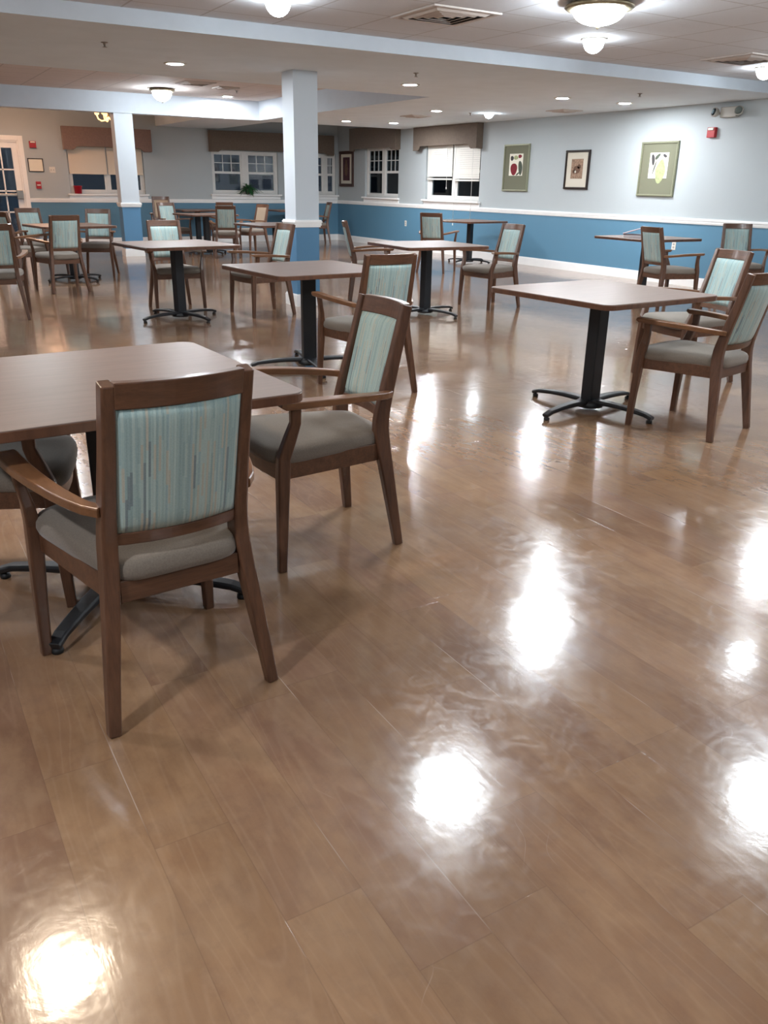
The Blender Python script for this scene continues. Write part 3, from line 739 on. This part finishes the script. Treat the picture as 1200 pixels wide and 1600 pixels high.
# alarms
def strobe(plane, a, z, lab):
    t = wall_root('fire_alarm', lab, 'fire alarm', plane, a, z)
    b = B(); box(b, -.065, .065, -.055, 0, -.065, .065); link('housing', b, M['red'], t, bevel=.006)
    b = B(); box(b, -.045, .045, -.068, -.055, .028, .058); link('strobe_lens', b, M['plastic'], t, bevel=.004)
strobe('x', 8.44, 2.06, 'red fire alarm strobe high on the long wall at the right')
strobe('y', 3.17, 1.975, 'red fire alarm strobe above the certificate by the glass door')
t = wall_root('pull_station', 'small red pull station low on the wall beside the glass door', 'fire alarm', 'y', 3.19, 1.20)
b = B(); box(b, -.05, .05, -.035, 0, -.07, .07); link('housing', b, M['red'], t, bevel=.005)
b = B(); box(b, -.035, .035, -.05, -.035, -.01, .012); link('pull_handle', b, M['plastic'], t, bevel=.003)
t = wall_root('light_switch', 'faint ivory switch plate between the certificate and the left window', 'switch', 'y', 3.50, 1.50)
b = B(); box(b, -.06, .06, -.008, 0, -.06, .06); link('plate', b, M['plastic'], t, bevel=.003)
for s in (-.025, .025):
    b = B(); box(b, s-.006, s+.006, -.018, -.008, -.012, .012); link('toggle', b, M['housing'], t)
def outlet(plane, a, z, lab):
    t = wall_root('wall_outlet', lab, 'outlet', plane, a, z)
    b = B(); box(b, -.037, .037, -.007, 0, -.058, .058); link('plate', b, M['plastic'], t, bevel=.003)
    for s in (-.022, .022):
        b = B(); prism(b, rrect(.017, .015, .008, 4, 0, s), .007, .0095, mtx=Matrix.Rotation(PI/2, 4, 'X')); link('socket', b, M['housing'], t)
outlet('x', 8.85, .548, 'white wall outlet on the blue wall behind the edge-on table')
outlet('x', 16.37, .534, 'white wall outlet on the blue wall far back, left of the dark-framed chair')
# emergency light
t = wall_root('emergency_light', 'grey twin-head emergency light under the ceiling at the right', 'emergency light', 'x', 8.19, 2.29)
b = B(); box(b, -.13, .13, -.07, 0, -.055, .075); link('housing', b, M['housing'], t, bevel=.01)
for s in (-1, 1):
    b = B(); lathe(b, [(.03, 0), (.055, .03), (.062, .065), (.058, .075)], seg=20)
    m = Matrix.Translation((s*.175, -.05, .0)) @ Matrix.Rotation(math.radians(75), 4, 'X') @ Matrix.Rotation(math.radians(18*s), 4, 'Y')
    for v in b.verts: v.co = m @ v.co
    h = link('lamp_head', b, M['housing'], t)
    b = B(); lathe(b, [(.05, .076), (.03, .082), (0.001, .084)], seg=20)
    for v in b.verts: v.co = m @ v.co
    link('lens', b, M['glass'], h)
    b = B(); tube(b, [(s*.12, -.03, 0), (s*.165, -.035, 0)], .014); link('arm', b, M['housing'], t)

# sill items
t = thing('plastic_bucket', 'crimson red plastic bucket on the left window sill', 'bucket', (4.0, YB-.0, 1.04))
t.location = (3.97, YB-.02, 1.04)
b = B(); lathe(b, [(.001, .002), (.07, .002), (.085, .15), (.09, .15), (.09, .158), (.08, .158), (.066, .01), (.001, .01)], seg=28, cap=False); link('pail', b, M['bucket'], t, smooth=True)
b = B(); tube(b, [(.088*math.cos(a), -.01-.02*math.sin(a), .15-.05*math.sin(a)) for a in [PI*k/10 for k in range(11)]], .003, 6); link('handle', b, M['metal'], t)
t = thing('potted_plant', 'trailing green potted plant on the sill of the night windows', 'plant', (7.80, YB-.042, 1.06))
b = B(); lathe(b, [(.04, 0), (.055, .10), (.062, .10), (.062, .12), (.05, .12), (.04, .09)], c=(0, -.025, 0), seg=20); link('pot', b, M['pot'], t)
b = B(); rnd = random.Random(3)
for k in range(95):
    az = rnd.uniform(0, 2*PI); el = rnd.uniform(-.2, 1.3); Ls = rnd.uniform(.12, .30); x, y, z = 0, -.03, .12
    if rnd.random() < .22: Ls *= 1.6; el = rnd.uniform(-.1, .4)
    P = []
    for q in range(7):
        f = q/6; P.append(Vector((x+math.cos(az)*Ls*f*math.cos(el), min(y+math.sin(az)*Ls*f*.45*math.cos(el), .035), z+Ls*math.sin(el)*f*1.0-.30*f*f*Ls*1.6)))
    for v in P: v.z = max(v.z, .012) if v.y > -.06 else v.z
    side = Vector((-math.sin(az), math.cos(az), .3)).normalized()
    for q in range(6):
        w0, w1 = .018*math.sin(PI*(q+.15)/6.3), .018*math.sin(PI*(q+1.0)/6.6)
        b.faces.new([b.verts.new(P[q]-side*w0), b.verts.new(P[q]+side*w0), b.verts.new(P[q+1]+side*w1), b.verts.new(P[q+1]-side*w1)])
o = link('foliage', b, M['leaf'], t); sm = o.modifiers.new('thick', 'SOLIDIFY'); sm.thickness = .0015

# ================================================================== CEILING FIXTURES
def dome(x, y, z, r, label, m='glass_dome', proto_=None, drop=.52):
    if proto_: return copytree(proto_, (x, y, z), 0, label)
    t = thing('ceiling_dome_light', label, 'ceiling light', (x, y, z))
    b = B(); prof = [(.05, 0), (r*1.10, 0), (r*1.22, -.018), (r*1.30, -.022), (r*1.33, -.032), (r*1.24, -.045), (r*1.08, -.052), (r*.98, -.05)]
    lathe(b, prof, seg=48); link('rim', b, M['bronze'], t, smooth=False)
    b = B(); prof = [(r*math.cos(a), -.048 - r*drop*math.sin(a)) for a in [PI/2*k/10 for k in range(11)]]; lathe(b, prof, seg=40); link('glass_bowl', b, M[m], t, smooth=True)
    b = B(); lathe(b, [(.012, -.045-r*drop), (.016, -.055-r*drop), (.006, -.07-r*drop)], seg=12); link('finial', b, M['bronze'], t)
    return t
D = dome(4.74, 5.06, ZT1, .185, 'large lit dome ceiling light with ornate rim at the top right of the photo', 'glass_bright')
D0 = dome(2.72, 3.62, ZT1, .185, 'lit dome ceiling light overhead, reflected as the big white glare on the floor')
dome(4.55, 2.52, ZT1, 0, 'lit dome ceiling light overhead reflected at the right edge of the floor', proto_=D0)
dome(7.80, 4.90, ZT1, 0, 'lit dome ceiling light overhead beyond the right-hand chairs', proto_=D0)
dome(-.6, 6.0, ZT1, 0, 'added unseen dome light beyond the left edge, for fill', proto_=D0)  # added lamp out of view, fills the unseen left side of the room
dome(1.70, 11.72, ZT2, .185, 'lit dome light hidden above the near bulkhead at the left, gleaming under the front table', 'glass_bright')
dome(1.2, -.8, ZT1, 0, 'added unseen dome light behind the camera, for fill', proto_=D0)  # added lamp out of view, extra fill from the unseen near half
D2 = dome(.20, 3.45, ZT1, .185, 'warm lit dome ceiling light overhead reflected in the lower left floor', 'glass_warmdome')
D3 = dome(4.60, 15.15, ZT2, .16, 'small lit dome light on the distant raised ceiling, above the slim pillar', 'glass_dome', drop=.95)
def globe(x, y, z, label, proto_=None):
    if proto_: return copytree(proto_, (x, y, z), 0, label)
    t = thing('bulb_downlight', label, 'ceiling light', (x, y, z))
    b = B(); lathe(b, [(.075, 0), (.115, 0), (.115, -.008), (.085, -.012), (.075, -.004)], seg=32); link('trim_ring', b, M['plastic'], t)
    b = B(); lathe(b, [(.09*math.cos(a), -.025-.09*math.sin(a)) for a in [-PI/12+(PI/2+PI/12)*k/10 for k in range(11)]], seg=28); link('bulb', b, M['glass_globe'], t, smooth=True)
    return t
G = globe(5.80, 6.22, ZT1, 'round lit bulb just below the large dome light')
globe(2.80, 6.28, ZT1, 'round lit bulb at the top centre of the photo', G)
globe(8.55, 6.50, ZT1, 'round lit bulb at the right edge under the ceiling', G)
G6 = globe(9.013, 11.952, ZS+.02, 'dazzling bulb in the low ceiling between the blinds window and the apple picture', G)
G6.scale = (.85, .85, .85)
globe(5.95, 3.78, ZT1, 'round lit bulb overhead near the right-hand chairs', G)
def can(x, y, z, label, proto_=None):
    if proto_: return copytree(proto_, (x, y, z), 0, label, 'recessed can lights')
    t = thing('recessed_light', label, 'ceiling light', (x, y, z), group='recessed can lights')
    b = B(); lathe(b, [(.082, .0), (.115, 0), (.115, -.007), (.100, -.010), (.082, -.006)], seg=32); link('trim_ring', b, M['plastic'], t)
    b = B(); lathe(b, [(.083, -.004), (.06, -.010), (.001, -.013)], seg=28); link('lens', b, M['glass_can'], t, smooth=True)
    return t
CANS = [(2.95, 9.19, ZS, 'recessed light in the low ceiling left of the large pillar, the brightest near it'),
 (5.804, 9.265, ZS, 'recessed light in the low ceiling just right of the large pillar'),
 (8.218, 9.306, ZS, 'recessed light above the small sepia picture'),
 (9.341, 9.288, ZS, 'recessed light closest to the long wall, above and left of the pear picture'),
 (8.098, 12.121, ZS, 'recessed light above the blinds window, left of the dazzling one'),
 (8.111, 15.194, ZS, 'distant recessed light above the tall wine picture'),
 (9.038, 14.995, ZS, 'most distant small recessed light above the shadowy corner window'),
 (5.98, 15.75, ZT2, 'recessed light in the raised ceiling just left of the large pillar'),
 (-1.5, 4.0, ZT1, 'added unseen recessed light overhead beyond the left side of the front table'),  # from here on: unseen cans added to brighten the floor and ceiling bounce
 (4.2, .2, ZT1, 'added unseen recessed light overhead right of the camera'),
 (8.2, 1.6, ZT1, 'added unseen recessed light overhead by the long wall beyond the right edge'),
 (-1.2, 1.0, ZT1, 'added unseen recessed light overhead left of the camera'),
 (-.5, 13.5, ZT2, 'added unseen recessed light in the raised ceiling beyond the left edge'),
]
cp = None
for x, y, z, lab in CANS:
    if cp is None: cp = can(x, y, z, lab)
    else: can(x, y, z, lab, cp)
# chandelier in the warm room, mostly behind the bulkhead
t = thing('chandelier', 'amber glowing chandelier arms peeking under the beam beside the slim pillar', 'chandelier', (4.36, 17.95, ZT2))
b = B(); tube(b, [(0, 0, 0), (0, 0, -.30)], .012); lathe(b, [(.06, 0), (.05, -.03), (.012, -.04)], seg=20); link('stem', b, M['bronze'], t)
for k in range(5):
    a = 2*PI*k/5+.3; ca, sa = math.cos(a), math.sin(a)
    b = B(); tube(b, [(ca*r_, sa*r_, z_) for r_, z_ in ((0, -.30), (.06, -.36), (.13, -.375), (.19, -.34), (.21, -.28))], .013, 8); ar = link('arm', b, M['glass_amber_dim'], t)
    b = B(); lathe(b, [(.012, -.28), (.04, -.26), (.05, -.20), (.045, -.20), (.03, -.25)], c=(ca*.21, sa*.21, 0), seg=16); link('lamp_shade', b, M['glass_amber_dim'], ar)
W_ = dome(1.2, 18.2, ZT2, .16, 'amber dome light in the far left room, above the glass door', 'glass_amber')
dome(2.9, 18.0, ZT2, 0, 'amber dome light in the far left room, above the rust valance window', proto_=W_)
def vent(x, y, z, w, lab, rings=4, proto_=None):
    t = thing('ceiling_vent', lab, 'vent', (x, y, z))
    b = B(); h = w/2
    for x0, x1, y0, y1 in ((-h, h, -h, -h+.04), (-h, h, h-.04, h), (-h, -h+.04, -h+.04, h-.04), (h-.04, h, -h+.04, h-.04)): box(b, x0, x1, y0, y1, -.012, 0)
    link('vent_frame', b, M['vent'], t)
    b = B(); box(b, -h+.04, h-.04, -h+.04, h-.04, -.003, 0); link('backing', b, M['dark'], t)
    for k in range(rings):
        q = (h-.055)*(1-k/(rings+.4)); q2 = q-.6*(h-.055)/(rings+.4); b = B()
        A = [[b.verts.new((sx_*r_, sy_*r_, z_)) for sx_, sy_ in ((1, 1), (-1, 1), (-1, -1), (1, -1))] for r_, z_ in ((q, -.005), (q2, -.024), (q2-.004, -.022), (q-.004, -.003))]
        for j in range(4):
            for i in range(4): b.faces.new([A[j][i], A[j][(i+1) % 4], A[(j+1) % 4][(i+1) % 4], A[(j+1) % 4][i]])
        link('louvre', b, M['vent'], t)
vent(4.115, 6.08, ZT1, .62, 'square louvred air vent in the tiled ceiling at the top centre')
vent(7.83, 6.20, ZT1, .62, 'square louvred air vent in the tiled ceiling near the right edge')
vent(9.55, 10.75, ZS, .40, 'small dark air vent near the long wall above the sepia picture')
vent(8.42, 13.23, ZS, .40, 'small air vent far back in the low ceiling right of the large pillar')
vent(4.80, 14.0, ZT2, .50, 'long dark air vent in the raised ceiling above the slim pillar')
vent(5.43, 14.36, ZT2, .35, 'smaller dark air vent in the raised ceiling left of the large pillar')
def sprinkler(x, y, z, lab):
    t = thing('sprinkler_head', lab, 'sprinkler', (x, y, z))
    b = B(); lathe(b, [(.03, 0), (.03, -.004), (.012, -.008), (.010, -.020), (.006, -.030)], seg=16); link('body', b, M['metal'], t)
    b = B(); lathe(b, [(.02, -.036), (.022, -.038), (.004, -.030)], seg=14); link('deflector', b, M['metal'], t)
sprinkler(5.276, 8.312, ZS, 'sprinkler head above the recessed light right of the large pillar')
sprinkler(8.56, 8.269, ZS, 'sprinkler head above the recessed light nearest the long wall')
sprinkler(2.026, 8.227, ZS, 'sprinkler head in the low ceiling at the upper left')
sprinkler(8.75, 12.1, ZS, 'sprinkler head between the two lights above the blinds window')
sprinkler(5.75, 14.7, ZT2, 'sprinkler head in the raised ceiling just left of the large pillar')
